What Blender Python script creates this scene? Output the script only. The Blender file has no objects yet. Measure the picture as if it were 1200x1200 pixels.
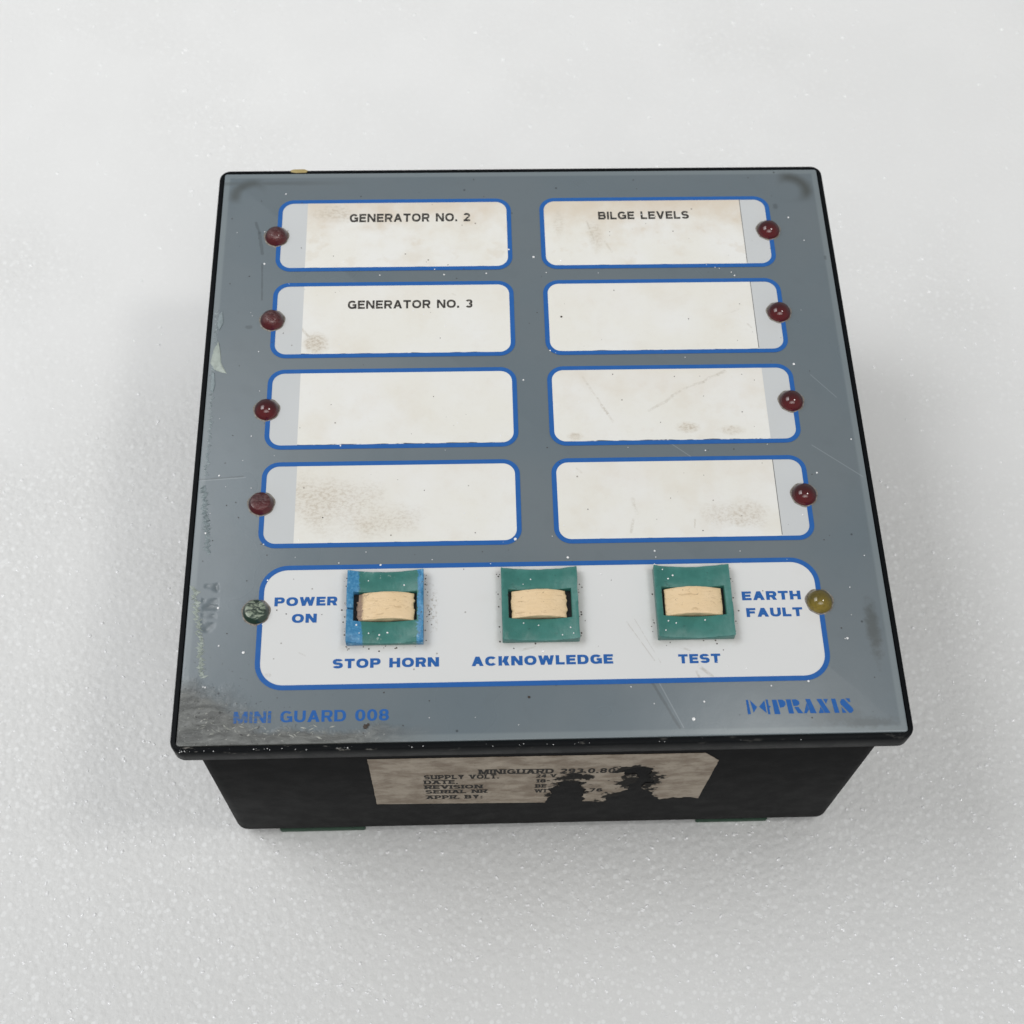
import bpy, bmesh, math, random
from mathutils import Matrix, Vector
random.seed(7)
MM = 0.001
H = 69.3                      # height of the front plate above the foam, mm

# ------------------------------------------------------------------ camera, world, lamps, exposure
scene = bpy.context.scene
COL = scene.collection
cam_d = bpy.data.cameras.new('camera')
cam = bpy.data.objects.new('camera', cam_d); COL.objects.link(cam)
cam_d.sensor_width = 36.0
cam_d.lens = 1665.05 / 1200 * 36
cam_d.clip_start = 0.01; cam_d.clip_end = 20
cam_d.dof.use_dof = True
cam_d.dof.focus_distance = 0.300
cam_d.dof.aperture_fstop = 28
Rr = ((0.99944579, -0.01538320, 0.02952082),
      (-0.02737374, -0.88442105, 0.46588635),
      (0.01894201, -0.46643624, -0.88435198))       # camera axes (x right, y down, z forward) as columns
rot = Matrix(Rr) @ Matrix(((1, 0, 0), (0, -1, 0), (0, 0, -1)))
cam.matrix_world = Matrix.Translation((-0.01375884, -0.15951849, 0.26256953 + H * MM)) @ rot.to_4x4()
scene.camera = cam

world = bpy.data.worlds.new('World'); scene.world = world
world.use_nodes = True
world.node_tree.nodes['Background'].inputs[0].default_value = (0.96, 0.98, 1.0, 1)
world.node_tree.nodes['Background'].inputs[1].default_value = 0.36

def area_lamp(name, loc, target, sx, sy, watts, color, spread=180):
    d = bpy.data.lights.new(name, 'AREA'); d.shape = 'RECTANGLE'
    d.size = sx; d.size_y = sy; d.energy = watts; d.color = color; d.spread = math.radians(spread)
    o = bpy.data.objects.new(name, d); COL.objects.link(o); o.location = loc
    o.rotation_euler = (Vector(target) - Vector(loc)).to_track_quat('-Z', 'Y').to_euler()
    return o
area_lamp('ceiling_lamp', (0.55, -0.14, 1.20), (0.05, 0.34, 0), 0.20, 0.20, 0.85, (1.0, 0.985, 0.95), 100)
area_lamp('window_light', (-0.75, 0.25, 1.05), (-0.16, 0.22, 0), 0.8, 0.6, 1.18, (0.98, 0.99, 1.0), 65)
area_lamp('ceiling_light_panel', (0.05, -0.62, 1.25), (0, 0.42, 0), 1.3, 0.6, 1.15, (1.0, 0.985, 0.96), 60)

scene.view_settings.view_transform = 'Standard'
scene.view_settings.look = 'None'
scene.view_settings.gamma = 1
scene.view_settings.exposure = 0

# ------------------------------------------------------------------ node helper
class G:
    def __init__(s, name):
        s.m = bpy.data.materials.new(name); s.m.use_nodes = True
        s.t = s.m.node_tree; s.b = s.t.nodes['Principled BSDF']
        tc = s.t.nodes.new('ShaderNodeTexCoord')
        v = s.t.nodes.new('ShaderNodeVectorMath'); v.operation = 'SCALE'; v.inputs['Scale'].default_value = 1000
        s.t.links.new(tc.outputs['Object'], v.inputs[0]); s.p = v.outputs[0]      # millimetres
        sp = s.t.nodes.new('ShaderNodeSeparateXYZ'); s.t.links.new(s.p, sp.inputs[0])
        s.x, s.y, s.z = sp.outputs
    def put(s, sock, v):
        if isinstance(v, bpy.types.NodeSocket): s.t.links.new(v, sock)
        elif isinstance(v, (tuple, list)) and len(v) == 3 and sock.type == 'RGBA': sock.default_value = (*v, 1)
        else: sock.default_value = v
    def op(s, o, a, b=0.0, c=0.0):
        n = s.t.nodes.new('ShaderNodeMath'); n.operation = o
        for i, q in enumerate((a, b, c)): s.put(n.inputs[i], q)
        return n.outputs[0]
    def add(s, a, b): return s.op('ADD', a, b)
    def sub(s, a, b): return s.op('SUBTRACT', a, b)
    def mul(s, a, b): return s.op('MULTIPLY', a, b)
    def mx(s, a, b): return s.op('MAXIMUM', a, b)
    def vec(s, scale, off=(0, 0, 0), rot=0.0):
        n = s.t.nodes.new('ShaderNodeMapping'); s.t.links.new(s.p, n.inputs[0])
        n.inputs['Location'].default_value = off; n.inputs['Scale'].default_value = scale
        n.inputs['Rotation'].default_value = (0, 0, rot); return n.outputs[0]
    def noise(s, size, detail=3, rough=.55, stretch=(1, 1, 1), off=(0, 0, 0), dist=0.0, rot=0.0):
        n = s.t.nodes.new('ShaderNodeTexNoise'); n.inputs['Scale'].default_value = 1.0 / size
        n.inputs['Detail'].default_value = detail; n.inputs['Roughness'].default_value = rough
        n.inputs['Distortion'].default_value = dist
        s.t.links.new(s.vec(stretch, off, rot), n.inputs['Vector']); return n.outputs[0]
    def voro(s, size, feat='F1', off=(0, 0, 0), out='Distance', stretch=(1, 1, 1), rnd=1.0):
        n = s.t.nodes.new('ShaderNodeTexVoronoi'); n.feature = feat; n.inputs['Scale'].default_value = 1.0 / size
        n.inputs['Randomness'].default_value = rnd
        s.t.links.new(s.vec(stretch, off), n.inputs['Vector']); return n.outputs[out]
    def step(s, v, a, b, lo=0.0, hi=1.0):
        n = s.t.nodes.new('ShaderNodeMapRange'); n.interpolation_type = 'SMOOTHSTEP'
        s.put(n.inputs['Value'], v)
        if a < b: x = (a, b, lo, hi)
        else: x = (b, a, hi, lo)
        for k, q in zip(('From Min', 'From Max', 'To Min', 'To Max'), x): s.put(n.inputs[k], q)
        return n.outputs[0]
    def mix(s, f, a, b):
        n = s.t.nodes.new('ShaderNodeMix'); n.data_type = 'RGBA'
        s.put(n.inputs[0], f); s.put(n.inputs[6], a); s.put(n.inputs[7], b); return n.outputs[2]
    def dist(s, cx, cy, ax=1.0, ay=1.0):
        dx = s.mul(s.sub(s.x, cx), 1 / ax); dy = s.mul(s.sub(s.y, cy), 1 / ay)
        return s.op('SQRT', s.add(s.mul(dx, dx), s.mul(dy, dy)))
    def boxd(s, cx, cy, hx, hy):                                   # distance outside a box
        dx = s.mx(s.sub(s.op('ABSOLUTE', s.sub(s.x, cx)), hx), 0.0)
        dy = s.mx(s.sub(s.op('ABSOLUTE', s.sub(s.y, cy)), hy), 0.0)
        return s.op('SQRT', s.add(s.mul(dx, dx), s.mul(dy, dy)))
    def seg(s, x0, y0, x1, y1, w, wob=None):                       # soft line between two points
        L = math.hypot(x1 - x0, y1 - y0); ux, uy = (x1 - x0) / L, (y1 - y0) / L
        dx, dy = s.sub(s.x, x0), s.sub(s.y, y0)
        t = s.op('MINIMUM', s.mx(s.add(s.mul(dx, ux), s.mul(dy, uy)), 0.0), L)
        ex, ey = s.sub(dx, s.mul(t, ux)), s.sub(dy, s.mul(t, uy))
        d = s.op('SQRT', s.add(s.mul(ex, ex), s.mul(ey, ey)))
        if wob is not None: d = s.add(d, wob)
        return s.step(d, w, w * .35)
    def bump(s, h, strength, dist=0.1):
        n = s.t.nodes.new('ShaderNodeBump'); n.inputs['Strength'].default_value = strength
        n.inputs['Distance'].default_value = dist * MM
        s.put(n.inputs['Height'], h); s.t.links.new(n.outputs[0], s.b.inputs['Normal'])
    def fin(s, color, rough=.4, spec=.5, coat=0.0, **kw):
        s.put(s.b.inputs['Base Color'], color); s.put(s.b.inputs['Roughness'], rough)
        s.put(s.b.inputs['Specular IOR Level'], spec); s.put(s.b.inputs['Coat Weight'], coat)
        for k, v in kw.items(): s.put(s.b.inputs[k.replace('_', ' ')], v)
        return s.m

def lin(r, g, b):
    f = lambda c: (c / 255 / 12.92) if c / 255 <= .04045 else ((c / 255 + .055) / 1.055) ** 2.4
    return (f(r), f(g), f(b))

GREY = (0.138, 0.172, 0.193)
BLUE = (0.014, 0.112, 0.385)
WHITE = (0.74, 0.75, 0.745)

def mat_foam():
    g = G('foam_white')
    fine = g.noise(.85, 3, .6)
    cells = g.voro(1.5, 'SMOOTH_F1', (3, 1, 0))
    mid = g.noise(3.5, 3, .5)
    big = g.noise(60, 2, .5, off=(11, 4, 0))
    amount = g.step(g.add(big, g.mul(g.step(g.y, 120, -90), .40)), .45, .85, .22, 1.0)
    h = g.mul(g.add(g.add(g.mul(fine, .45), g.mul(cells, -.8)), g.mul(mid, .35)), amount)
    g.bump(h, .7, .38)
    c = g.mix(g.step(g.noise(45, 3, .5), .35, .7), (0.80, 0.802, 0.795), (0.83, 0.832, 0.825))
    s1, s2 = g.voro(2.3, off=(7, 3, 0)), g.voro(1.15, off=(1, 9, 0))
    soft = g.step(g.noise(2.0, 2, .5, off=(5, 5, 0)), .35, .65)
    c = g.mix(g.mul(amount, .6), c, (0.715, 0.715, 0.703))
    c = g.mix(g.mul(g.mul(g.step(s1, .30, .16), amount), .75), c, (0.88, 0.885, 0.88))
    c = g.mix(g.mul(g.mul(g.mul(g.step(s2, .42, .20), amount), soft), .65), c, (0.87, 0.875, 0.87))
    return g.fin(c, g.step(fine, .3, .7, .40, .55), .45)

def mat_plate():
    g = G('grey_printed_plate')
    n1 = g.noise(6, 4, .6); n2 = g.noise(1.6, 4, .65, off=(4, 9, 0)); big = g.noise(38, 3, .5, off=(2, 7, 1))
    c = g.mix(g.step(big, .3, .7), GREY, (0.150, 0.178, 0.194))
    c = g.mix(g.mul(g.step(n1, .5, .75), .12), c, (0.10, 0.12, 0.13))
    # unprinted lighter margin of the sheet
    e = g.mx(g.op('ABSOLUTE', g.x), g.op('ABSOLUTE', g.y))
    c = g.mix(g.mul(g.step(e, 69.1, 69.7), .35), c, (0.27, 0.31, 0.32))
    # grime in the upper corners, along the right edge and scratched lines
    wob = g.mul(g.sub(n1, .5), 5)
    arc1 = g.add(g.op('ABSOLUTE', g.sub(g.dist(-63.6, 63.4), 4.4)), g.mul(wob, .35))
    m = g.mul(g.mul(g.step(arc1, 2.2, 0), g.mul(g.step(g.x, -60, -64), g.step(g.y, 61, 64))), .8)
    arc2 = g.add(g.op('ABSOLUTE', g.sub(g.dist(63.2, 64.0), 4.4)), g.mul(wob, .35))
    m = g.mx(m, g.mul(g.step(arc2, 2.4, 0), g.mul(g.step(g.x, 60, 64), g.step(g.y, 60, 64))))
    m = g.mx(m, g.mul(g.step(g.add(g.op('ABSOLUTE', g.sub(g.y, 67.8)), g.mul(wob, .2)), 1.0, .1), g.mul(g.step(g.x, -35, -60), .4)))
    m = g.mx(m, g.mul(g.step(g.add(g.dist(67.0, -49, 2.0, 9.0), g.mul(g.sub(n2, .5), 1.2)), 1.0, .2), .75))
    m = g.mx(m, g.mul(g.step(g.add(g.dist(62.6, -68.6, 9, 1.6), g.mul(g.sub(n2, .5), 2.0)), 1.0, .2), .45))
    m = g.mx(m, g.mul(g.step(g.add(g.dist(56.5, -66.5, 6, 3.2), g.mul(g.sub(n1, .5), 3.0)), 1.0, .2), .35))
    c = g.mix(g.mul(m, .75), c, (0.055, 0.058, 0.050))
    for a in ((-60.6, 47, -61.6, 53, .55), (-61.6, 53, -62.6, 56, .45), (-60, 34, -60.5, 44, .3), (59.6, 59.2, 59.6, 59.8, .8), (69.5, 44, 69.5, 44.5, .5),
              (-62.8, 26.5, -62.2, 26.5, .7), (-71, -12.4, -61.5, -11.7, .22), (16.6, -50.4, 21, -58.4, .18), (21, -58.4, 26.2, -69, .4)):
        c = g.mix(g.mul(g.seg(*a, wob=g.mul(g.sub(n2, .5), .5)), .40), c, (0.05, 0.06, 0.065))
    for a in ((22.4, -58.4, 27.0, -69, .16), (-71, -12.7, -61, -12.0, .14), (29, -4.6, 35, -9.6, .15), (60, -6, 70, -14, .14), (62, 12, 67, 6, .12)):
        c = g.mix(g.mul(g.seg(*a), .35), c, (0.36, 0.40, 0.42))
    # melted and scuffed lower left corner
    d = g.add(g.dist(-74, -76, 1.25, 1.0), g.mul(g.sub(n1, .5), 9))
    d2 = g.add(g.add(g.sub(g.y, -70.8), 0.0), g.mul(g.sub(n1, .5), 5))          # strip along the front edge
    strip = g.mul(g.step(d2, 3.8, 1.8), g.step(g.x, -18, -40))
    corner = g.mx(g.step(d, 21, 14), strip)
    strokes = g.noise(2.2, 4, .65, stretch=(.55, 1.6, 1), rot=.55, dist=.9)
    c = g.mix(g.mul(corner, .8), c, g.mix(g.step(strokes, .38, .62), (0.085, 0.082, 0.072), (0.17, 0.17, 0.155)))
    glint_fleck = g.mul(g.step(g.noise(.75, 3, .7, stretch=(1, 1.2, 1), off=(5, 5, 0), dist=.8), .64, .69), g.mul(corner, g.step(g.y, -58, -66)))
    c = g.mix(g.mul(glint_fleck, .8), c, (0.50, 0.50, 0.46))  # bright glints on the scuffed corner painted into the colour
    dark = g.mul(g.step(g.noise(.9, 3, .6, off=(1, 8, 0), dist=.5), .64, .70), g.mul(g.step(d, 30, 15), .9))
    c = g.mix(dark, c, (0.02, 0.02, 0.02))
    # stray pin marks
    pins = g.mul(g.step(g.voro(7.5, off=(2.2, 4.1, 0)), .045, .02), .75)
    c = g.mix(pins, c, (0.03, 0.035, 0.04))
    # dents beside the left edge
    dent = g.mul(g.step(g.voro(1.7, 'SMOOTH_F1', stretch=(.6, 1, 1)), .5, .1), g.step(g.dist(-66.3, -41, 2.0, 8.5), 1.0, .6))
    c = g.mix(g.mul(dent, .35), c, (0.075, 0.085, 0.085))
    h = g.add(g.add(g.mul(strokes, g.mul(corner, 5.0)), g.mul(g.noise(.5, 2), .05)), g.add(g.mul(n1, .25), g.mul(dent, -2.0)))
    h = g.add(h, g.mul(g.noise(14, 2), .8))
    g.bump(h, .55, .16)
    r = g.step(big, .3, .7, .26, .36)
    r = g.add(r, g.mul(corner, .10))
    return g.fin(c, r, .5)

def grimy(g, c, extra=None, seed=0):
    n = g.noise(2.2, 4, .65, off=(seed * 3.1, seed * 1.7, 0))
    c = g.mix(g.mul(g.step(g.noise(12, 3, .55, off=(seed * 2.3, 1, 0)), .52, .78), .16), c, (0.60, 0.56, 0.50))
    sp = g.mul(g.step(g.voro(5.0, off=(seed * 1.3, .7, 0)), .05, .02), .65)
    c = g.mix(sp, c, (0.20, 0.18, 0.15))
    if extra is not None: c = g.mix(extra(n), c, (0.30, 0.26, 0.20))
    g.bump(g.add(g.mul(n, .2), g.mul(g.noise(14, 2), .7)), .5, .12)
    return c

def mat_window(seed):                                             # greyish clear film of the label windows
    g = G('clear_window_film')
    c = grimy(g, g.mix(g.noise(20, 2), (0.56, 0.58, 0.585), (0.62, 0.635, 0.64)), None, seed)
    return g.fin(c, .3, .5)

def mat_gap():                                                    # paper's shadow painted as a dark line, broken by bright film edge
    g = G('paper_shadow_line')
    n = g.noise(3.2, 3, .6, stretch=(1, .2, 1))
    c = g.mix(g.step(n, .47, .60), (0.10, 0.11, 0.13), (0.80, 0.80, 0.79))
    return g.fin(c, .3, .5)

def mat_control():
    g = G('white_printed_field')
    def ex(n):
        m = None
        for cx in (-31.05, 0.0, 31.05):
            d = g.add(g.boxd(cx, -42.9, 7.8, 7.9), g.mul(g.sub(n, .5), 2.2))
            k = g.step(d, 2.0, 0.0)
            m = k if m is None else g.mx(m, k)
        k = g.mul(g.step(g.add(g.dist(-21.6, -43, 1.5, 6.0), g.mul(g.sub(n, .5), 1.6)), 1, .2), 1.0)
        sp = g.step(g.noise(.7, 3, .7), .5, .62)
        m = g.add(g.mul(m, .24), g.mul(g.mul(k, sp), .65))
        for a in ((26.3, -51.7, 29.5, -52.9, .35), (31.2, -56.4, 33.6, -58.6, .5), (30.6, -57.5, 31.2, -59.6, .4), (-4, -52.2, -1.2, -51.6, .4),
                  (-1.4, -51.0, 0.6, -50.9, .3), (17.4, -46.6, 22.4, -55, .18), (19.0, -46, 23.6, -55.5, .12), (-54.2, -56.6, -53.6, -56.6, .5), (-48, -52.0, -46.8, -52.6, .2)):
            m = g.mx(m, g.mul(g.mul(g.seg(*a, wob=g.mul(g.sub(n, .5), .9)), g.step(n, .35, .6)), .40))
        return m
    c = grimy(g, g.mix(g.noise(30, 2), (0.70, 0.705, 0.70), (0.745, 0.747, 0.735)), ex, 4)
    return g.fin(c, .30, .5)

def mat_paper(seed, stain, dirt):
    g = G('aged_paper')
    base = g.mix(g.step(g.noise(18, 3, .5, off=(seed * 7, 3, 0)), .35, .7), (0.80, 0.785, 0.725), (0.82, 0.815, 0.785))
    x0, y0, y1 = dirt[0], dirt[1], dirt[2]
    n = g.noise(7, 4, .6, off=(seed * 3, seed, 0)); f = g.noise(.9, 4, .65, off=(seed, seed * 2, 0), stretch=(1, 1.4, 1))
    t = g.step(g.add(g.y, g.mul(g.sub(n, .5), 22)), y0 + (y1 - y0) * .35, y1 + 2)
    c = g.mix(g.mul(t, stain), base, (0.64, 0.53, 0.40))
    c = g.mix(g.mul(g.step(g.noise(13, 4, .6, off=(seed * 5, 2, 0)), .48, .72), .22 + stain * .3), c, (0.68, 0.60, 0.48))
    c = g.mix(g.mul(g.step(n, .58, .66), stain * .35), c, (0.66, 0.58, 0.47))
    for (cx, cy, ax, ay, k) in dirt[3]:
        w = g.step(g.add(g.dist(cx, cy, ax, ay), g.mul(g.sub(n, .5), 1.6)), 1.1, .2)
        c = g.mix(g.mul(w, k * .7), c, (0.66, 0.60, 0.50))
        c = g.mix(g.mul(g.mul(w, g.step(f, .40, .68)), k), c, (0.46, 0.39, 0.30))
    rnd = random.Random(seed); parts = []
    for (xa, ya, xb, yb, w_, k_) in dirt[4]:
        L = math.hypot(xb - xa, yb - ya); n_ = max(1, int(L / 1.7)); pts = []
        for q in range(n_ + 1):
            jx = rnd.uniform(-.3, .3) if 0 < q < n_ else 0
            pts.append((xa + (xb - xa) * q / n_ + jx, ya + (yb - ya) * q / n_ - jx * .8))
        for p, q in zip(pts, pts[1:]): parts.append((*p, *q, w_ * rnd.uniform(.6, 1.3), k_ * rnd.uniform(.4, 1)))
    for a in parts:
        c = g.mix(g.mul(g.mul(g.seg(*a[:4], a[4], wob=g.mul(g.sub(f, .5), 1.4)), g.step(f, .35, .6)), a[5]), c, (0.46, 0.41, 0.33))
    sp = g.mul(g.step(g.voro(6.0, off=(seed * 2.1, .3, 0)), .045, .02), .75)
    c = g.mix(sp, c, (0.16, 0.13, 0.10))
    c = g.mix(g.mul(g.step(g.noise(1.5, 4, .7, off=(seed, 1, 0)), .5, .75), .10), c, (0.62, 0.57, 0.49))
    g.bump(g.add(g.mul(f, .35), g.mul(g.noise(12, 2, off=(seed, 0, 0)), .9)), .5, .12)
    return g.fin(c, .33, .45)

def mat_blue(worn=False):
    g = G('blue_print')
    n = g.noise(2.0, 4, .6)
    c = g.mix(g.mul(g.step(n, .45, .7), .25), BLUE, (0.03, 0.15, 0.43))
    if worn:
        w = g.mul(g.step(g.add(g.noise(1.0, 3, .7, stretch=(1, 1.6, 1)), g.mul(g.step(g.x, -46, -60), .13)), .57, .64), g.mul(g.step(g.x, -46, -54), .8))
        c = g.mix(w, c, (0.10, 0.14, 0.20))
    g.bump(g.noise(14, 2), .4, .12)
    return g.fin(c, .30, .5)

def mat_ink(fade=.5):
    g = G('black_ink')
    n = g.noise(.55, 3, .7)
    c = g.mix(g.mul(g.step(n, .53, .66), fade), (0.035, 0.033, 0.03), (0.42, 0.38, 0.32))
    return g.fin(c, .4, .4)

def mat_black(name, base, scuff=0.0, rough=.42):
    g = G(name)
    n = g.noise(5, 4, .6); f = g.noise(.45, 3, .6); s = g.noise(1.3, 4, .7, stretch=(.3, 1, 1), off=(2, 2, 2))
    c = g.mix(g.mul(g.step(n, .42, .7), .35), base, tuple(v * 1.4 + .001 for v in base))
    if scuff:
        m = g.mul(g.step(s, .60, .66), g.mul(g.mul(g.step(g.z, -2.2, -.2), scuff), g.mul(g.step(g.y, -68.5, -71), g.step(g.x, 40, -55, .15, 1.0))))
        c = g.mix(m, c, (0.24, 0.23, 0.21))
    g.bump(g.add(g.mul(f, .5), n), .5, .10)
    return g.fin(c, g.step(n, .3, .7, rough - .03, rough + .06), .07)

def mat_led(name, deep, glow, flat):
    g = G(name)
    n = g.noise(1.0, 4, .7, stretch=(.6, 1.5, 1), rot=.6, dist=.7); f = g.noise(.5, 3, .6)
    r = g.dist(0, 0)
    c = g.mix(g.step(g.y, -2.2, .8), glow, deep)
    c = g.mix(g.mul(g.step(f, .5, .7), .35), c, tuple(v * .4 for v in deep))
    ro = .10
    if flat:
        m = g.mul(g.step(r, 2.3, 1.9), g.mul(g.step(n, .44, .58), flat))
        c = g.mix(m, c, tuple(min(1, v * .5 + q) for v, q in zip(glow, (.12, .085, .08))) if name != 'green_lens' else (0.34, 0.40, 0.30))
        g.bump(g.mul(n, g.step(r, 2.4, 2.0)), .8, .25); ro = .28
    else:
        g.bump(f, .25, .05)
    return g.fin(c, ro, .5, .35, Coat_Roughness=.08)

def mat_simple(name, base, rough=.4, var=.3, size=2.0, bump=.4, spec=.5):
    g = G(name); n = g.noise(size, 4, .6)
    c = g.mix(g.mul(g.step(n, .4, .7), var), base, tuple(v * .45 for v in base))
    g.bump(g.noise(size * .35, 3, .6), bump, .12)
    return g.fin(c, rough, spec)

def mat_teal(painted):
    g = G('teal_plastic')
    n = g.noise(3, 4, .6); f = g.noise(.8, 4, .7)
    c = g.mix(g.step(n, .35, .7), (0.034, 0.165, 0.140), (0.046, 0.200, 0.172))
    e = g.mx(g.op('ABSOLUTE', g.x), g.op('ABSOLUTE', g.y))
    c = g.mix(g.mul(g.step(g.add(e, g.mul(g.sub(f, .5), 1.2)), 7.0, 7.9), .4), c, (0.10, 0.26, 0.24))
    if painted:
        w = g.add(g.mul(g.sub(f, .5), 1.6), g.mul(g.sub(n, .5), 1.6))
        left = g.step(g.add(g.add(g.x, w), g.mul(g.step(g.y, -1.0, -5.5), -.9)), -5.15, -5.5)
        right = g.step(g.add(g.x, w), 6.35, 6.65)
        front = g.mul(g.step(g.add(g.add(g.x, g.mul(g.y, .9)), w), 1.0, 2.2), 0.0)
        c = g.mix(g.mx(g.mx(left, right), front), c, g.mix(g.step(f, .4, .7), (0.035, 0.20, 0.40), (0.10, 0.33, 0.55)))
        c = g.mix(g.mul(g.step(f, .62, .68), g.mul(g.step(e, 6.2, 6.6), .6)), c, (0.40, 0.50, 0.45))
        c = g.mix(g.mul(g.step(g.noise(.6, 3, .7, stretch=(2, .8, 1), off=(3, 0, 0)), .60, .66), g.step(g.x, 5.9, 6.4)), c, (0.02, 0.03, 0.03))
    dk = g.mul(g.step(g.noise(1.1, 4, .7, off=(6, 6, 0)), .62, .70), .5)
    c = g.mix(dk, c, (0.015, 0.05, 0.045))
    g.bump(g.add(g.mul(f, .7), n), .6, .15)
    return g.fin(c, .36, .5)

def mat_cream(seed, broken):
    g = G('cream_plastic')
    n = g.noise(3, 3, .5, off=(seed, 0, 0))
    sc = g.noise(1.0, 4, .7, stretch=(.30, 1.5, 1), off=(seed * 4, 1, 0), dist=.6, rot=.25 * (seed - 1))
    f = g.noise(.45, 3, .65, off=(seed, 3, 0))
    c = g.mix(n, (0.80, 0.585, 0.33), (0.86, 0.66, 0.42))
    c = g.mix(g.mul(g.step(sc, .57, .63), .42), c, (0.42, 0.27, 0.13))
    e = g.op('ABSOLUTE', g.x)
    c = g.mix(g.mul(g.step(g.add(e, g.mul(g.sub(f, .5), 2.6)), 5.7, 6.2), .65), c, (0.20, 0.12, 0.06))
    c = g.mix(g.mul(g.step(g.noise(.8, 3, .7, off=(2, seed, 0)), .66, .70), .7), c, (0.18, 0.11, 0.06))
    if broken:
        m = g.step(g.add(g.x, g.mul(g.sub(f, .5), 1.4)), -4.3, -4.8)
        c = g.mix(m, c, g.mix(f, (0.22, 0.13, 0.09), (0.50, 0.36, 0.27)))
        m2 = g.mul(g.step(g.add(g.x, g.mul(g.y, -.8)), -4.4, -5.4), g.step(f, .42, .6))
        c = g.mix(g.mul(m2, .6), c, (0.35, 0.24, 0.14))
    g.bump(g.add(g.mul(sc, -1.4), g.mul(f, .4)), .7, .2)
    return g.fin(c, .34, .5)

def mat_rating():
    g = G('stained_label_paper')
    n = g.noise(6, 4, .65, stretch=(.5, 1, 1), off=(0, 0, 3)); v = g.vec((1, 1, 1))
    st = g.t.nodes.new('ShaderNodeTexNoise'); st.inputs['Scale'].default_value = .28; st.inputs['Detail'].default_value = 5
    st.inputs['Roughness'].default_value = .65
    g.t.links.new(g.vec((.6, 1, 1.0), (4, 0, 2)), st.inputs['Vector'])
    f = g.noise(1.0, 4, .7)
    c = g.mix(g.step(st.outputs[0], .36, .66), (0.26, 0.205, 0.152), (0.44, 0.375, 0.298))
    c = g.mix(g.mul(g.step(f, .5, .75), .35), c, (0.15, 0.115, 0.085))
    def blot(cx, cz, ax, az):
        dx = g.mul(g.sub(g.x, cx), 1 / ax); dz = g.mul(g.sub(g.z, cz), 1 / az)
        return g.op('SQRT', g.add(g.mul(dx, dx), g.mul(dz, dz)))
    jag = g.mul(g.sub(g.noise(2.6, 5, .65, off=(3, 0, 5)), .5), 3.2)
    k_all = 0.0
    for b in ((6.5, -39.5, 4.9, 9.0), (7.5, -29.5, 4.2, 2.6), (21.5, -33.5, 4.6, 8.5), (20.0, -24.5, 3.6, 2.2), (19.5, -45, 6.5, 3.8), (16.8, -26.5, 1.4, 1.2)):
        k_all = g.mx(g.step(g.add(blot(*b), jag), 1.0, .75), k_all)
    c = g.mix(g.mul(k_all, .97), c, (0.005, 0.005, 0.005))
    g.bump(g.add(f, n), .6, .15)
    return g.fin(c, .55, g.sub(.22, g.mul(k_all, .17)))

# ------------------------------------------------------------------ mesh helpers (millimetres in, metres out)
def put_mesh(name, verts, faces, mat, parent=None, loc=(0, 0, 0), smooth=False, bevel=0.0, seg=2):
    me = bpy.data.meshes.new(name)
    me.from_pydata([(x * MM, y * MM, z * MM) for x, y, z in verts], [], faces)
    bm = bmesh.new(); bm.from_mesh(me)
    bmesh.ops.remove_doubles(bm, verts=bm.verts, dist=1e-7)
    bmesh.ops.recalc_face_normals(bm, faces=bm.faces)
    if bevel:
        es = [e for e in bm.edges if len(e.link_faces) == 2 and e.calc_face_angle(0) > .6]
        bmesh.ops.bevel(bm, geom=es, offset=bevel * MM, segments=seg, affect='EDGES', profile=.5, clamp_overlap=True)
    bm.to_mesh(me); bm.free()
    me.materials.append(mat)
    if smooth or bevel:
        for p in me.polygons: p.use_smooth = True
        if hasattr(me, 'set_sharp_from_angle'): me.set_sharp_from_angle(angle=math.radians(35))
    o = bpy.data.objects.new(name, me); COL.objects.link(o)
    if parent: o.parent = parent
    o.location = tuple(c * MM for c in loc)
    return o

def rrect(x0, x1, y0, y1, r, n=8):                                 # r: one radius or (bl, br, tr, tl)
    if not isinstance(r, tuple): r = (r,) * 4
    out = []
    for (cx, cy, rr, a0) in ((x0 + r[0], y0 + r[0], r[0], math.pi), (x1 - r[1], y0 + r[1], r[1], 1.5 * math.pi),
                             (x1 - r[2], y1 - r[2], r[2], 0), (x0 + r[3], y1 - r[3], r[3], .5 * math.pi)):
        if rr <= 0: out.append((cx, cy)); continue
        for i in range(n + 1):
            a = a0 + i / n * math.pi / 2; out.append((cx + rr * math.cos(a), cy + rr * math.sin(a)))
    return out

def prism(loop, z0, z1):
    n = len(loop)
    v = [(x, y, z0) for x, y in loop] + [(x, y, z1) for x, y in loop]
    f = [tuple(range(n - 1, -1, -1)), tuple(range(n, 2 * n))] + [(i, (i + 1) % n, n + (i + 1) % n, n + i) for i in range(n)]
    return v, f

def sheet(name, loops, z, mat, parent, thick=.02, xz=None):
    """thin film of one or several outlines; xz=y lays it on a vertical front face"""
    V, F = [], []
    for lp in loops:
        v, f = prism(lp, z - thick, z)
        b = len(V); V += v; F += [tuple(b + i for i in q) for q in f]
    if xz is not None: V = [(x, xz - (zz), y) for x, y, zz in V]
    return put_mesh(name, V, F, mat, parent)

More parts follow.
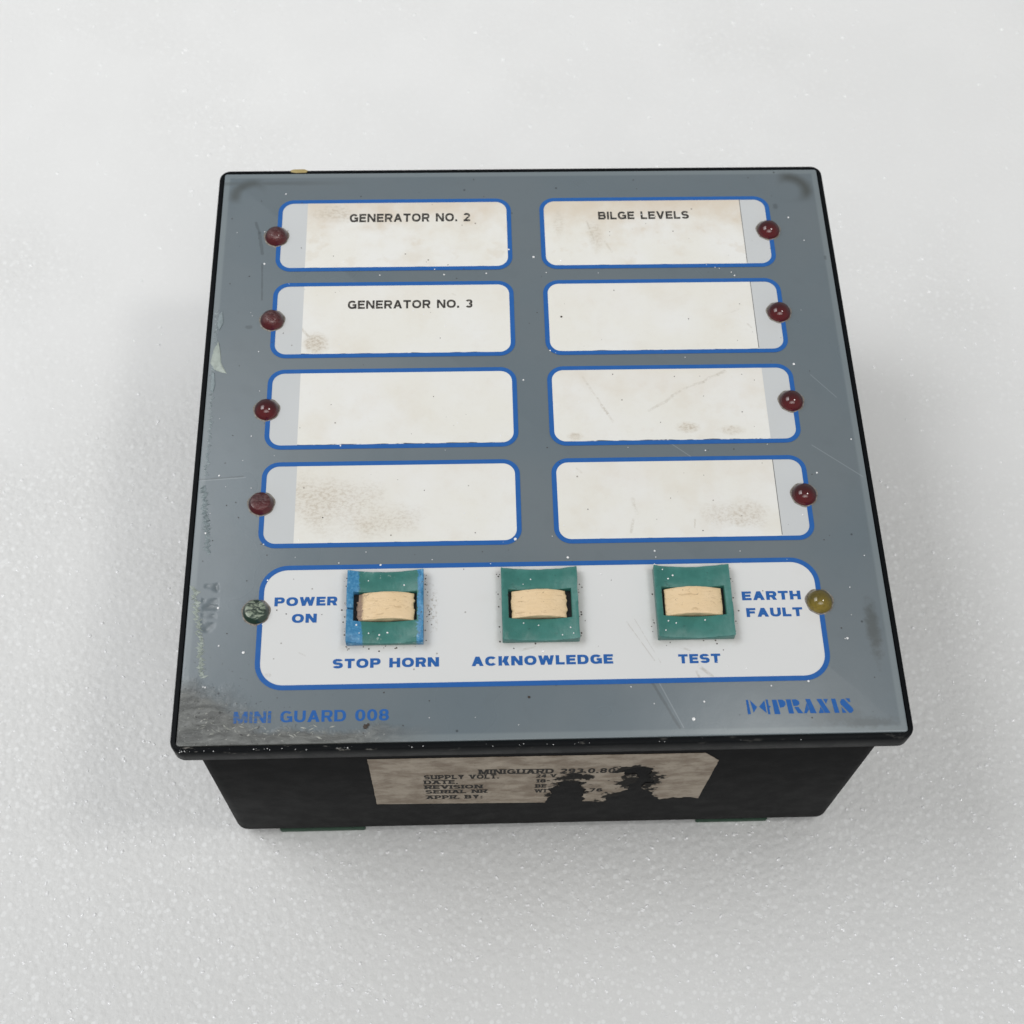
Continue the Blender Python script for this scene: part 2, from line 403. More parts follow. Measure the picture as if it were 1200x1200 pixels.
def ring(x0, x1, y0, y1, r, w, z, n=10, thick=.02, jitter=0):
    o = rrect(x0 - w / 2, x1 + w / 2, y0 - w / 2, y1 + w / 2, r + w / 2, n)
    i = rrect(x0 + w / 2, x1 - w / 2, y0 + w / 2, y1 - w / 2, r - w / 2, n)
    N = len(o)
    v = [(x, y, z) for x, y in o] + [(x, y, z) for x, y in i] + [(x, y, z - thick) for x, y in o] + [(x, y, z - thick) for x, y in i]
    f = []
    for k in range(N):
        l = (k + 1) % N
        f += [(k, l, N + l, N + k), (2 * N + k, 3 * N + k, 3 * N + l, 2 * N + l), (k, 2 * N + k, 2 * N + l, l), (N + k, N + l, 3 * N + l, 3 * N + k)]
    return v, f

def glyph(ch, tv, th):
    """one capital or figure as flat polygons in a box of height 1; returns (polygons, width)"""
    P = []
    def rc(x0, y0, x1, y1): P.append([(x0, y0), (x1, y0), (x1, y1), (x0, y1)])
    def dg(xa, ya, xb, yb, t): P.append([(xa, ya), (xa + t, ya), (xb + t, yb), (xb, yb)])
    def arc(cx, cy, rx, ry, a0, a1, n=14, ex=.86):
        def pt(a, rx, ry):
            c, q = math.cos(a), math.sin(a)
            return (cx + rx * math.copysign(abs(c) ** ex, c), cy + ry * math.copysign(abs(q) ** ex, q))
        for i in range(n):
            a, b = (math.radians(a0 + (a1 - a0) * k / n) for k in (i, i + 1))
            P.append([pt(a, rx, ry), pt(b, rx, ry), pt(b, rx - tv, ry - th), pt(a, rx - tv, ry - th)])
    W = 1.0
    if ch == 'A': W = 1.12; t = tv * 1.1; dg(0, 0, W / 2 - t / 2, 1, t); dg(W - t, 0, W / 2 - t / 2, 1, t); rc(W * .24, .22, W * .76, .22 + th)
    elif ch in 'BPR':
        ry = (.5 if ch == 'B' else .56) / 2 + th / 4; W = 1.0
        rc(0, 0, tv, 1); cy = 1 - ry; xm = W - ry * 1.15 - (.04 if ch == 'B' else 0)
        rc(tv, 1 - th, xm, 1); rc(tv, 1 - 2 * ry, xm, 1 - 2 * ry + th); arc(xm, cy, ry * 1.15, ry, -90, 90)
        if ch == 'B':
            r2 = (1 - 2 * ry + th) / 2; x2 = W - r2 * 1.15; rc(tv, 0, x2, th); arc(x2, r2, r2 * 1.15, r2, -90, 90); rc(xm, 1 - 2 * ry, x2, 1 - 2 * ry + th)
        if ch == 'R': dg(W - tv * 1.08, 0, W * .42, 1 - 2 * ry + th * .5, tv * 1.1)
    elif ch in 'CG':
        W = 1.1; arc(W / 2, .5, W / 2, .5, 38, 322, 26)
        if ch == 'G': rc(W * .55, .36, W, .36 + th); rc(W - tv, 0.04, W, .40)
    elif ch == 'D': W = 1.06; rc(0, 0, tv, 1); rc(tv, 1 - th, W * .5, 1); rc(tv, 0, W * .5, th); arc(W * .5, .5, W * .5, .5, -90, 90, 18)
    elif ch in 'EF':
        W = .90; rc(0, 0, tv, 1); rc(tv, 1 - th, W, 1); rc(tv, .5 - th * .45, W * .92, .5 + th * .55)
        if ch == 'E': rc(tv, 0, W, th)
    elif ch == 'H': W = 1.04; rc(0, 0, tv, 1); rc(W - tv, 0, W, 1); rc(tv, .5 - th / 2, W - tv, .5 + th / 2)
    elif ch == 'I': W = tv; rc(0, 0, tv, 1)
    elif ch == 'K': W = 1.04; rc(0, 0, tv, 1); dg(tv, .34, W - tv * 1.4, 1, tv * 1.3); dg(W - tv * 1.25, 0, W * .36, .58, tv * 1.25)
    elif ch == 'L': W = .84; rc(0, 0, tv, 1); rc(tv, 0, W, th)
    elif ch == 'M': W = 1.28; rc(0, 0, tv, 1); rc(W - tv, 0, W, 1); dg(W / 2 - tv / 2, 0, tv * .25, 1, tv); dg(W / 2 - tv / 2, 0, W - tv * 1.25, 1, tv)
    elif ch == 'N': W = 1.08; rc(0, 0, tv, 1); rc(W - tv, 0, W, 1); dg(W - tv * 1.15, 0, 0, 1, tv * 1.15)
    elif ch in 'O0': W = 1.16 if ch == 'O' else .92; arc(W / 2, .5, W / 2, .5, 0, 360, 30)
    elif ch == 'S':
        W = .98; ry = (1 + th) / 4; arc(W / 2, 1 - ry, W / 2, ry, 22, 270, 20); arc(W / 2, ry, W / 2, ry, 90, -158, 20)
    elif ch == 'T': W = .96; rc(0, 1 - th, W, 1); rc(W / 2 - tv / 2, 0, W / 2 + tv / 2, 1 - th)
    elif ch == 'U': W = 1.04; r = .42; rc(0, r, tv, 1); rc(W - tv, r, W, 1); arc(W / 2, r, W / 2, r, 180, 360, 18)
    elif ch == 'V': W = 1.08; t = tv * 1.1; dg(W / 2 - t / 2, 0, 0, 1, t); dg(W / 2 - t / 2, 0, W - t, 1, t)
    elif ch == 'W':
        W = 1.5; t = tv * 1.0
        dg(W * .27 - t / 2, 0, 0, 1, t); dg(W * .27 - t / 2, 0, W / 2 - t / 2, 1, t); dg(W * .73 - t / 2, 0, W / 2 - t / 2, 1, t); dg(W * .73 - t / 2, 0, W - t, 1, t)
    elif ch == 'Y': W = 1.06; t = tv * 1.1; rc(W / 2 - tv / 2, 0, W / 2 + tv / 2, .42); dg(W / 2 - t / 2, .4, 0, 1, t); dg(W / 2 - t / 2, .4, W - t, 1, t)
    elif ch == '1': W = .5; rc(W - tv, 0, W, 1); dg(0, .68, W - tv, 1, tv * .7)
    elif ch == '2':
        W = .86; ry = .29; arc(W / 2, 1 - ry, W / 2, ry, 165, -35, 16); dg(0, th * .6, W * .60, .56, tv * 1.2); rc(0, 0, W, th)
    elif ch == '3': W = .86; ry = (1 + th) / 4; arc(W / 2, 1 - ry, W / 2, ry, 155, -90, 18); arc(W / 2, ry, W / 2, ry, 90, -158, 18)
    elif ch == '4': W = .92; rc(W * .58, 0, W * .58 + tv, 1); rc(0, .2, W, .2 + th); dg(0, .3, W * .5, 1, tv)
    elif ch == '7': W = .84; rc(0, 1 - th, W, 1); dg(W * .22, 0, W - tv, 1 - th, tv)
    elif ch == '8': W = .90; ry = (1 + th) / 4; arc(W / 2, 1 - ry, W / 2 * .94, ry, 0, 360, 24); arc(W / 2, ry, W / 2, ry, 0, 360, 24)
    elif ch == '9': W = .88; arc(W / 2, .68, W / 2, .32, 0, 360, 24); arc(W / 2, .5, W / 2, .5, 20, -140, 18)
    elif ch == '6': W = .88; arc(W / 2, .32, W / 2, .32, 0, 360, 24); arc(W / 2, .5, W / 2, .5, 40, 200, 18)
    elif ch == '.': W = tv; rc(0, 0, tv, th * 1.1)
    elif ch == ':': W = tv; rc(0, 0, tv, th * 1.1); rc(0, .5, tv, .5 + th * 1.1)
    elif ch == '-': W = .5; rc(0, .42, W, .42 + th)
    elif ch == ' ': W = .52
    return P, W

def text_geo(body, x0, x1, y0, y1, weight=(.33, .25), serif=0.0):
    """text as flat polygons fitted to a rectangle, z of each stroke a hair apart"""
    tv, th = weight; gap = .16; pen = 0.0; polys = []
    for ch in body:
        P, W = glyph(ch, tv, th)
        if serif and ch in STEM:
            for fr in STEM[ch]:
                for (a, b) in ((0, .14), (.86, 1)):
                    if ch in 'VYW' and a == 0: continue
                    c = tv / 2 + fr * (W - tv); P.append([(c - serif, a), (c + serif, a), (c + serif, b), (c - serif, b)])
        polys += [[(pen + x, y) for x, y in p] for p in P]; pen += W + gap
    pen -= gap
    V, F = [], []
    for k, p in enumerate(polys):
        b = len(V); V += [(x0 + x / pen * (x1 - x0), y0 + y * (y1 - y0), (k % 17) * .0006) for x, y in p]; F.append(tuple(range(b, b + len(p))))
    return V, F
STEM = {'M': (0, 1), 'I': (.5,), 'N': (0, 1), 'U': (0, 1), 'A': (0, 1), 'R': (0, 1), 'D': (0,), 'P': (0,), 'L': (0,), 'Y': (.5,), 'V': (0, 1), 'T': (.5,), 'E': (0,),
        'H': (0, 1), 'K': (0, 1), 'W': (0, 1), 'B': (0,), 'F': (0,), '1': (1,)}

def lettering(lines, z, mat, parent, front=None):
    V, F = [], []
    for ln in lines:
        v, f = text_geo(*ln); b = len(V)
        V += [(x, y, z + q) for x, y, q in v]; F += [tuple(b + i for i in q) for q in f]
    return put_mesh('lettering', V, F, mat, parent)

def heightfield(name, xs, ys, solid, top, z0, mat, parent, loc, bevel=0.0):
    """solid block made of cells; top(x, y) gives the upper surface, gaps between solid cells get walls"""
    V, F, idx = [], [], {}
    def vid(x, y, t):
        k = (round(x, 4), round(y, 4), t)
        if k not in idx: idx[k] = len(V); V.append((x, y, top(x, y) if t else z0))
        return idx[k]
    nx, ny = len(xs) - 1, len(ys) - 1
    S = [[solid((xs[i] + xs[i + 1]) / 2, (ys[j] + ys[j + 1]) / 2) for j in range(ny)] for i in range(nx)]
    for i in range(nx):
        for j in range(ny):
            if not S[i][j]: continue
            a, b, c, d = (xs[i], ys[j]), (xs[i + 1], ys[j]), (xs[i + 1], ys[j + 1]), (xs[i], ys[j + 1])
            F.append(tuple(vid(*q, 1) for q in (a, b, c, d))); F.append(tuple(vid(*q, 0) for q in (d, c, b, a)))
            for (p, q, ni, nj) in ((a, b, i, j - 1), (b, c, i + 1, j), (c, d, i, j + 1), (d, a, i - 1, j)):
                if 0 <= ni < nx and 0 <= nj < ny and S[ni][nj]: continue
                F.append((vid(*p, 0), vid(*q, 0), vid(*q, 1), vid(*p, 1)))
    return put_mesh(name, V, F, mat, parent, loc, smooth=True, bevel=bevel, seg=2)

def lathe(name, prof, mat, parent, loc, n=36, wob=0.0):
    V, F = [], []
    for k in range(n):
        a = 2 * math.pi * k / n; s = 1 + wob * (math.sin(3 * a + loc[0]) * .5 + math.sin(7 * a + loc[1]) * .5)
        for r, z in prof: V.append((r * s * math.cos(a), r * s * math.sin(a), z))
    m = len(prof)
    for k in range(n):
        l = (k + 1) % n
        for i in range(m - 1): F.append((k * m + i, l * m + i, l * m + i + 1, k * m + i + 1))
    return put_mesh(name, V, F, mat, parent, loc, smooth=True)

# ------------------------------------------------------------------ the surface: white foam sheet
M_foam = mat_foam()
def foam_z(x, y):
    z = 1.1 * math.sin(x / 95 + .6) * math.cos(y / 120 - .3) + .7 * math.sin((x * .6 - y) / 60 + 1.1) * math.sin((x + y) / 130)
    z -= 13.0 * math.exp(-((x - 12) / 42) ** 2 - ((y + 150) / 34) ** 2)              # added dip, shaped to darken the foam in front of the panel
    z += 4.0 * math.exp(-((x + 190) / 70) ** 2 - ((y - 120) / 140) ** 2)
    near = math.exp(-(max(0, abs(x) - 62) / 14) ** 2 - (max(0, abs(y) - 60) / 14) ** 2)
    return z * (1 - near)
def build_foam():
    def axis(a, b):
        out = []; v = a
        while v < b:
            out.append(v); v += 5 if -260 < v < 320 else 40
        return out + [b]
    xs, ys = axis(-1500, 1500), axis(-1000, 2000)
    V = [(x, y, foam_z(x, y)) for x in xs for y in ys]
    ny = len(ys)
    F = [(i * ny + j, (i + 1) * ny + j, (i + 1) * ny + j + 1, i * ny + j + 1) for i in range(len(xs) - 1) for j in range(ny - 1)]
    o = put_mesh('foam_sheet', V, F, M_foam, None, smooth=True)
    o['kind'] = 'structure'
    return o
foam = build_foam()
def build_blisters():
    g = G('foam_blister'); g.bump(g.noise(.5, 2), .4, .1)
    m = g.fin((0.90, 0.905, 0.905), .16, 1.0, 1.0, Coat_Roughness=.12)
    V, F = [], []
    ring_n = 8
    for k in range(17000):
        x = random.uniform(-180, 190); y = random.uniform(-125, 250)
        if abs(x) < 66 and abs(y) < 66: continue
        dens = .16 + .84 * max(0, min(1, (40 - y) / 120)) + .22 * max(0, math.sin(x / 23 + y / 31))
        if random.random() > dens: continue
        r = random.choice((.18, .2, .24, .28, .3, .36, .5)) * random.uniform(.8, 1.2); h = r * random.uniform(.3, .6)
        ex = random.uniform(.7, 1.4); rot = random.uniform(0, math.pi); z0 = foam_z(x, y) - .05; b = len(V)
        cr, sr = math.cos(rot), math.sin(rot)
        for (q, hh) in ((1, 0), (.72, .62), (.34, .93)):
            for i in range(ring_n):
                a = 2 * math.pi * i / ring_n; dx, dy = r * q * ex * math.cos(a), r * q / ex * math.sin(a)
                V.append((x + dx * cr - dy * sr, y + dx * sr + dy * cr, z0 + h * hh))
        V.append((x, y, z0 + h))
        for l in (0, 1):
            for i in range(ring_n):
                j = (i + 1) % ring_n; F.append((b + l * ring_n + i, b + l * ring_n + j, b + (l + 1) * ring_n + j, b + (l + 1) * ring_n + i))
        for i in range(ring_n): F.append((b + 2 * ring_n + i, b + 2 * ring_n + (i + 1) % ring_n, b + 3 * ring_n))
    o = put_mesh('foam_blisters', V, F, m, foam, smooth=True); o['kind'] = 'stuff'
build_blisters()

# ------------------------------------------------------------------ the alarm panel
panel = bpy.data.objects.new('alarm_panel', None); COL.objects.link(panel); panel.empty_display_size = .03
panel['label'] = 'square black alarm panel with grey front and red lamps lying on white foam'
panel['category'] = 'alarm panel'
root_off = (0, 0, H)
def at(x=0, y=0, z=0): return (x, y, H + z)

M_bezel = mat_black('black_bezel_plastic', (0.0040, 0.0050, 0.0060), .75)
M_case = mat_black('black_case_plastic', (0.0065, 0.0065, 0.0070), 0, .6)
M_blue, M_blue_worn, M_ink = mat_blue(), mat_blue(True), mat_ink()

def jl(loop, amp):                                                # slightly uneven outline
    return [(x + random.uniform(-amp, amp), y + random.uniform(-amp, amp)) for x, y in loop]

# case
v, f = prism(rrect(-69.5, 69.5, -69.1, 69.1, 3.2), -66.0, -7.6)
case = put_mesh('case', v, f, M_case, panel, at(), bevel=.7)
v, f = prism(rrect(-66.6, 66.6, -68.3, 66.3, 2.5), -67.6, -66.05)
cover = put_mesh('back_cover', v, f, M_case, panel, at(), bevel=.35)
v, f = prism(rrect(-71.0, 71.0, -71.2, 71.2, 2.2), -7.6, -5.35)
put_mesh('bezel_flange', v, f, M_bezel, panel, at(), bevel=.5)
# a moulded ledge where the case meets the flange
v, f = prism(rrect(-68.7, -59.5, -69.75, -69.12, .1), -10.2, -7.65); put_mesh('case_ledge', v, f, M_case, panel, at(), bevel=.15)
v, f = prism(rrect(31.0, 66.5, -69.75, -69.12, .1), -9.6, -7.65); put_mesh('case_ledge', v, f, M_case, panel, at(), bevel=.15)
# bezel frame: ring with a rebate for the plate
def bezel():
    n = 8
    loops = [(rrect(-71.7, 71.7, -71.7, 71.7, 2.4, n), -5.3), (rrect(-72.05, 72.05, -72.05, 72.05, 2.6, n), -4.7), (rrect(-72.05, 72.05, -72.05, 72.05, 2.6, n), -.75),
             (rrect(-71.85, 71.85, -71.85, 71.85, 2.4, n), -.3), (rrect(-71.45, 71.45, -71.45, 71.45, 2.0, n), -.12), (rrect(-70.95, 70.95, -70.95, 70.95, 1.3, n), -.12),
             (rrect(-70.85, 70.85, -70.85, 70.85, 1.0, n), -1.4)]
    V, F = [], []
    for lp, z in loops: V += [(x, y, z) for x, y in lp]
    N = len(loops[0][0])
    for k in range(len(loops) - 1):
        for i in range(N):
            j = (i + 1) % N; F.append((k * N + i, k * N + j, (k + 1) * N + j, (k + 1) * N + i))
    F.append(tuple(range(N - 1, -1, -1))); F.append(tuple((len(loops) - 1) * N + i for i in range(N)))
    return put_mesh('bezel', V, F, M_bezel, panel, at(), smooth=True)
bezel()
# front plate
v, f = prism(rrect(-70.75, 70.75, -70.75, 70.75, .6, 4), -1.3, 0)
plate = put_mesh('front_plate', v, f, mat_plate(), panel, at(), bevel=.22)

# green terminal blocks peeping out under the case
M_green = mat_simple('green_plastic', (0.010, 0.060, 0.028), .5)
for x0, x1 in ((-59.5, -39.5), (38.5, 55.5)):
    v, f = prism(rrect(x0, x1, -68.8, -58, .4, 3), -70.2, -67.65)
    put_mesh('terminal_block', v, f, M_green, panel, at(), bevel=.2)

# label windows
rows = [(62.05, 42.25), (38.0, 18.5), (14.45, -4.85), (-9.0, -28.3)]
M_gap = mat_gap(); M_end_shade = mat_simple('paper_end_shade', (0.16, 0.155, 0.15), .5)
# dirt: stain seed, y range, blobs (cx, cy, ax, ay, strength), creases (x0, y0, x1, y1, width, strength)
spec = {
 (0, 0): (.62, [(-45, 58.5, 6, 3, .55)], [], [('GENERATOR NO. 2', -40.8, -12.7, 55.85, 58.3)]),
 (0, 1): (.10, [(-47.5, 22, 3, 3.4, .8)], [(-51, 26.2, -49, 23.6, .35, .6), (-17.0, 35.0, -16.4, 34.7, .5, .8)], [('GENERATOR NO. 3', -40.6, -12.5, 31.1, 33.4)]),
 (0, 2): (.05, [], [], []),
 (0, 3): (.10, [(-42, -19, 14, 8, .42), (-31, -23, 9, 5, .4), (-46, -16, 8, 6, .3)], [], []),
 (1, 0): (.70, [(16.5, 51, 2.0, 5, .5), (8, 55, 1.5, 6, .3)], [(14.6, 55.5, 16.2, 49, .3, .5), (18.5, 49.5, 20, 46.5, .3, .4)], [('BILGE LEVELS', 17.4, 38.8, 56.0, 58.3)]),
 (1, 1): (.08, [], [(48, 30, 44, 28.4, .18, .4), (49.4, 25.8, 50.2, 24.8, .3, .6)], []),
 (1, 2): (.22, [(9, -3, 2.0, 1.2, .7), (34, -1.2, 3, 1.4, .7), (43, -2, 3.0, 1.4, .5)], [(11.5, 12, 14.5, 6.5, .45, .45), (14.5, 6.5, 17.5, .5, .55, .6), (25.5, 3.2, 31, 7, .45, .6), (31, 7, 43, 13.2, .5, .55)], []),
 (1, 3): (.16, [(44, -22.5, 6.5, 4.5, .5), (38, -22, 5, 4, .25)], [(20.5, -18.5, 21.2, -22, .5, .45), (20.3, -23.5, 19.6, -26.4, .6, .4), (33.2, -23.5, 33.0, -25.5, .35, .8), (9, -11, 10, -12, .4, .4)], []),
}
for col in (0, 1):
    x0, x1 = ((-57.0, -3.6), (4.15, 57.55))[col]
    for row, (y1, y0) in enumerate(rows):
        stain, blobs, creases, txt = spec[(col, row)]
        seed = col * 4 + row + 1
        win = sheet('label_window', [rrect(x0, x1, y0, y1, 3.1)], .03, mat_window(seed), panel); win.location = (0, 0, H * MM)
        # paper strip with a slightly wavy lower edge
        pe = (-50.7, -50.6, -50.45, -50.2)[row] if col == 0 else (51.1, 51.2, 51.3, 51.05)[row]
        if row == 3 and col == 1: pe = 51.0
        gap = .50 + .08 * (row % 3)
        a, b = (pe, x1 - .2) if col == 0 else (x0 + .2, pe)
        low = []
        nseg = 60
        for k in range(nseg + 1):
            x = a + (b - a) * k / nseg
            low.append((x, y0 + gap + .06 * math.sin(x * .5 + seed) + .05 * math.sin(x * 1.3 + seed * 2)))
        rr = 2.6
        if col == 0: top = [(b, y1 - rr)] + [(b - rr + rr * math.cos(t), y1 - .2 - rr + rr * math.sin(t)) for t in (.4, .8, 1.2, 1.57)] + [(a, y1 - .2)]; low = [(min(x, b), max(y, y0 + .46 + max(0, x - (b - rr)) ** 2 * .35)) for x, y in low]
        else: top = [(b, y1 - .2)] + [(a + rr - rr * math.cos(t), y1 - .2 - rr + rr * math.sin(t)) for t in (1.57, 1.2, .8, .4)] + [(a, y1 - rr)]; low = [(x, max(y, y0 + .46 + max(0, (a + rr) - x) ** 2 * .35)) for x, y in low]
        sheet('paper_insert', [low + top], .06, mat_paper(seed, stain, (a, y0, y1, blobs, creases)), win)
        slit = [(x0 + 2.8 if col else a, y0 + .35), (x1 - 2.8 if not col else b, y0 + .35), (x1 - 2.8 if not col else b, y0 + .85), (x0 + 2.8 if col else a, y0 + .85)]
        sheet('paper_shade', [slit], .045, M_gap, win, .01)  # painted shadow line below the paper strip
        if col and row != 2:                                      # shadow at the strip's end, painted as a thin dark line
            sheet('paper_shade', [[(pe - .02, y0 + .8), (pe + .16, y0 + .8), (pe + .16, y1 - .4), (pe - .02, y1 - .4)]], .045, M_end_shade, win, .01)
        v, f = ring(x0, x1, y0, y1, 3.1, 1.02, .09)
        put_mesh('border_line', v, f, M_blue, win)
        if txt: lettering([t + ((.26, .23),) for t in txt], .075, M_ink, win)

# control field with its printed words
field = sheet('control_field', [rrect(-56.1, 57.0, -59.3, -33.35, 5.2)], .03, mat_control(), panel); field.location = (0, 0, H * MM)
v, f = ring(-56.1, 57.0, -59.3, -33.35, 5.2, 1.02, .09); put_mesh('border_line', v, f, M_blue, field)
lettering([('POWER', -53.4, -40.8, -41.85, -39.9), ('ON', -49.75, -44.8, -45.55, -43.6), ('STOP HORN', -41.3, -20.35, -55.45, -53.45),
           ('ACKNOWLEDGE', -13.9, 14.15, -55.5, -53.5), ('TEST', 27.15, 35.55, -55.75, -53.8),
           ('EARTH', 41.2, 53.2, -42.3, -40.35), ('FAULT', 41.75, 53.15, -46.0, -44.05)], .07, M_blue, field)
o = lettering([('MINI GUARD 008', -60.1, -30.1, -66.4, -64.05, (.28, .17))], .03, M_blue_worn, panel); o.location = (0, 0, H * MM)

# stencilled maker's name with its arrow mark
LG = [[(116, 148), (135, 148), (150, 275), (125, 278)], [(150, 150), (210, 212), (176, 262)], [(228, 210), (278, 152), (290, 268)],
      [(290, 145), (308, 145), (314, 200), (328, 204), (330, 214), (316, 216), (322, 278), (302, 278), (296, 214)],
      [(345, 148), (385, 148), (410, 277), (360, 277)], [(396, 146), (440, 148), (460, 166), (463, 192), (446, 212), (412, 220)],
      [(468, 145), (510, 145), (530, 272), (485, 272)], [(520, 145), (560, 145), (583, 162), (586, 188), (562, 204), (531, 204)], [(536, 214), (572, 212), (612, 270), (566, 270)],
      [(648, 180), (664, 236), (642, 270), (618, 270)], [(640, 142), (682, 142), (728, 270), (674, 270), (664, 225)],
      [(738, 142), (782, 142), (850, 268), (802, 268)], [(798, 142), (840, 142), (820, 186), (812, 172)], [(768, 212), (798, 268), (748, 270)],
      [(868, 140), (905, 140), (930, 268), (888, 268)],
      [(944, 172), (958, 146), (980, 142), (1050, 226), (1054, 248), (1036, 268), (1016, 268), (950, 192)], [(994, 138), (1032, 138), (1036, 172), (1020, 168)], [(952, 214), (994, 266), (956, 268)]]
loops = []
for poly in LG:
    lp = []
    for (px, py) in poly:
        u = (px - 115) / 943
        lp.append((39.6 + u * 21.05 - (py - 278) * .0006, -66.6 - .15 * u + (278 - 8 * u - py) / 131 * 3.0))
    loops.append(lp)
o = sheet('lettering', loops, .04, M_blue, panel); o.location = (0, 0, H * MM)

# indicator lamps
def dome(rad, h, flat=0.0):
    """profile of a lens cap; flat: radius of the ground-down top"""
    R = (rad * rad + h * h) / (2 * h); pr = [(rad, -.4), (rad, .25)]
    a1 = math.asin(min(1, rad / R))
    for i in range(0, 15):
        a = a1 * (1 - i / 14); r, z = R * math.sin(a), .25 + R * math.cos(a) - (R - h)
        if r < flat: break
        pr.append((r, z))
    zt = pr[-1][1]
    if flat: pr += [(flat * .93, zt + .06), (flat * .5, zt + .07)]; zt += .07
    pr.append((0.0, zt))
    return pr
RED, REDG = (0.040, 0.0015, 0.003), (0.105, 0.003, 0.005)
M_red, M_red_flat = mat_led('red_lens', RED, REDG, 0), mat_led('scuffed_red_lens', RED, (0.10, 0.005, 0.007), .40)
M_greenl = mat_led('green_lens', (0.008, 0.022, 0.012), (0.012, 0.04, 0.02), .75)
M_yel = mat_led('yellow_lens', (0.115, 0.085, 0.010), (0.24, 0.17, 0.02), 0)
def mat_grime():
    g = G('grime'); c = g.mix(g.step(g.noise(.8, 3, .6), .4, .65), (0.30, 0.28, 0.25), (0.17, 0.145, 0.12))
    return g.fin(c, .5, .3)
M_grime = mat_grime()
lamp_spec = [(-57.5, 51.0, M_red_flat, 1.2, 'red lamp at top left beside the stained GENERATOR NO. 2 window'), (-57.3, 27.4, M_red_flat, 1.1, 'red lamp with scuffed top beside the GENERATOR NO. 3 window'),
             (-57.3, 3.9, M_red, 0, 'red lamp at the left end of the third window row'), (-57.2, -19.2, M_red_flat, 1.9, 'flattened scuffed red lamp, lowest of the left column'),
             (57.1, 51.6, M_red, 0, 'red lamp beside the BILGE LEVELS window'), (56.9, 28.1, M_red, 0, 'red lamp, second from the top in the right column'),
             (56.85, 4.4, M_red, 0, 'red lamp, third from the top in the right column'), (56.8, -18.9, M_red, 0, 'red lamp, lowest of the right column'),
             (-56.9, -43.8, M_greenl, 2.0, 'dark green flat lamp with scratched top beside POWER ON'), (56.9, -43.6, M_yel, 0, 'olive yellow lamp beside EARTH FAULT')]
for x, y, m, flat, lb in lamp_spec:
    h = 1.95 if not flat else 2.1
    o = lathe('indicator_lamp', dome(2.62, h, flat), m, panel, at(x - .1 * (x < 0), y + .75))
    o['label'] = lb
    lathe('hole_rim', [(2.55, .10), (2.66, .12), (2.82, .09), (2.92, .03)], M_grime, o, (0, 0, 0), wob=.05)

# rocker push switches
M_dark = mat_simple('dark_well', (0.006, 0.006, 0.007), .6)
def lins(a, b, n): return [a + (b - a) * i / n for i in range(n + 1)]
for k, cx in enumerate((-31.05, 0.0, 31.05)):
    hx, hy = 7.68, 7.82
    broken = k == 0
    xs = sorted(set([round(v, 4) for v in lins(-hx, -6.35, 2) + lins(-6.35, 6.35, 14) + lins(6.35, hx, 2)]))
    ys = [-hy, -5.2, -3.15, -.75, -.40, 1.0, 3.15, 5.2, hy]
    def solid(x, y, b=broken):
        if abs(x) < 6.35 and -3.15 < y < 3.15: return False
        if b and x < -6.35 and -.75 < y < -.40: return False
        return True
    topf = lambda x, y: 1.05 + 1.35 * (x / 7.68) ** 2 + (.05 * (y / 7.82))
    sw = heightfield('switch', xs, ys, solid, topf, .02, mat_teal(broken), panel, at(cx, -42.9), bevel=.13)
    rn = random.Random(40 + k)
    for v_ in sw.data.vertices:
        x, y, z = (c / MM for c in v_.co)
        if z > .5 and (abs(x) > 7.4 or abs(y) > 7.5): v_.co += Vector((rn.uniform(-.07, .07), rn.uniform(-.07, .07), rn.uniform(-.07, .04))) * MM
    sw['label'] = ('cracked teal switch edged in light blue, above STOP HORN', 'clean teal switch above ACKNOWLEDGE', 'teal switch above TEST')[k]
    v, f = prism([(-6.5, -3.3), (6.5, -3.3), (6.5, 3.3), (-6.5, 3.3)], .05, .35); put_mesh('switch_well', v, f, M_dark, sw)
    wx = (5.95, 5.75, 5.85)[k]; sx = (.10, -.15, .0)[k]
    xs2, ys2 = lins(-wx + sx, wx + sx, 24), [-2.95, -2.75, -2.3, -1.8, -1.3, -.8, -.3, .3, .8, 1.3, 1.8, 2.3, 2.75, 2.95]
    def rtop(x, y, b=broken, wx=wx, sx=sx):
        z = 2.35 - 1.25 * ((x - sx) / wx) ** 2 - (.12 if abs(y) > 2.8 else 0)
        if b and x < -4.4: z -= .35 + .12 * math.sin(y * 3)
        return z
    rk = heightfield('rocker', xs2, ys2, lambda x, y, b=broken: not (b and x < -5.3 and (y > 1.5 or y < -2.2)), rtop, .36, mat_cream(k + 1, broken), sw, (0, .0, 0), bevel=.08)
    rn = random.Random(20 + k); jit = {}
    for v_ in rk.data.vertices:
        x, y, z = (c / MM for c in v_.co)
        if abs(x - sx) > wx - .25:
            kk = (x > 0, round(y * 1.6)); jit.setdefault(kk, rn.uniform(-.05, .40 if k < 2 else .15)); v_.co.x -= math.copysign(jit[kk], x) * MM
        if abs(y) > 2.6: v_.co.y += (.04 * math.sin(x * .7 + k) + rn.uniform(-.02, .02)) * MM
        if z > .8: v_.co.z += (.03 * math.sin(x * 2.7 + y * 3.1 + k) + rn.uniform(-.012, .012)) * MM

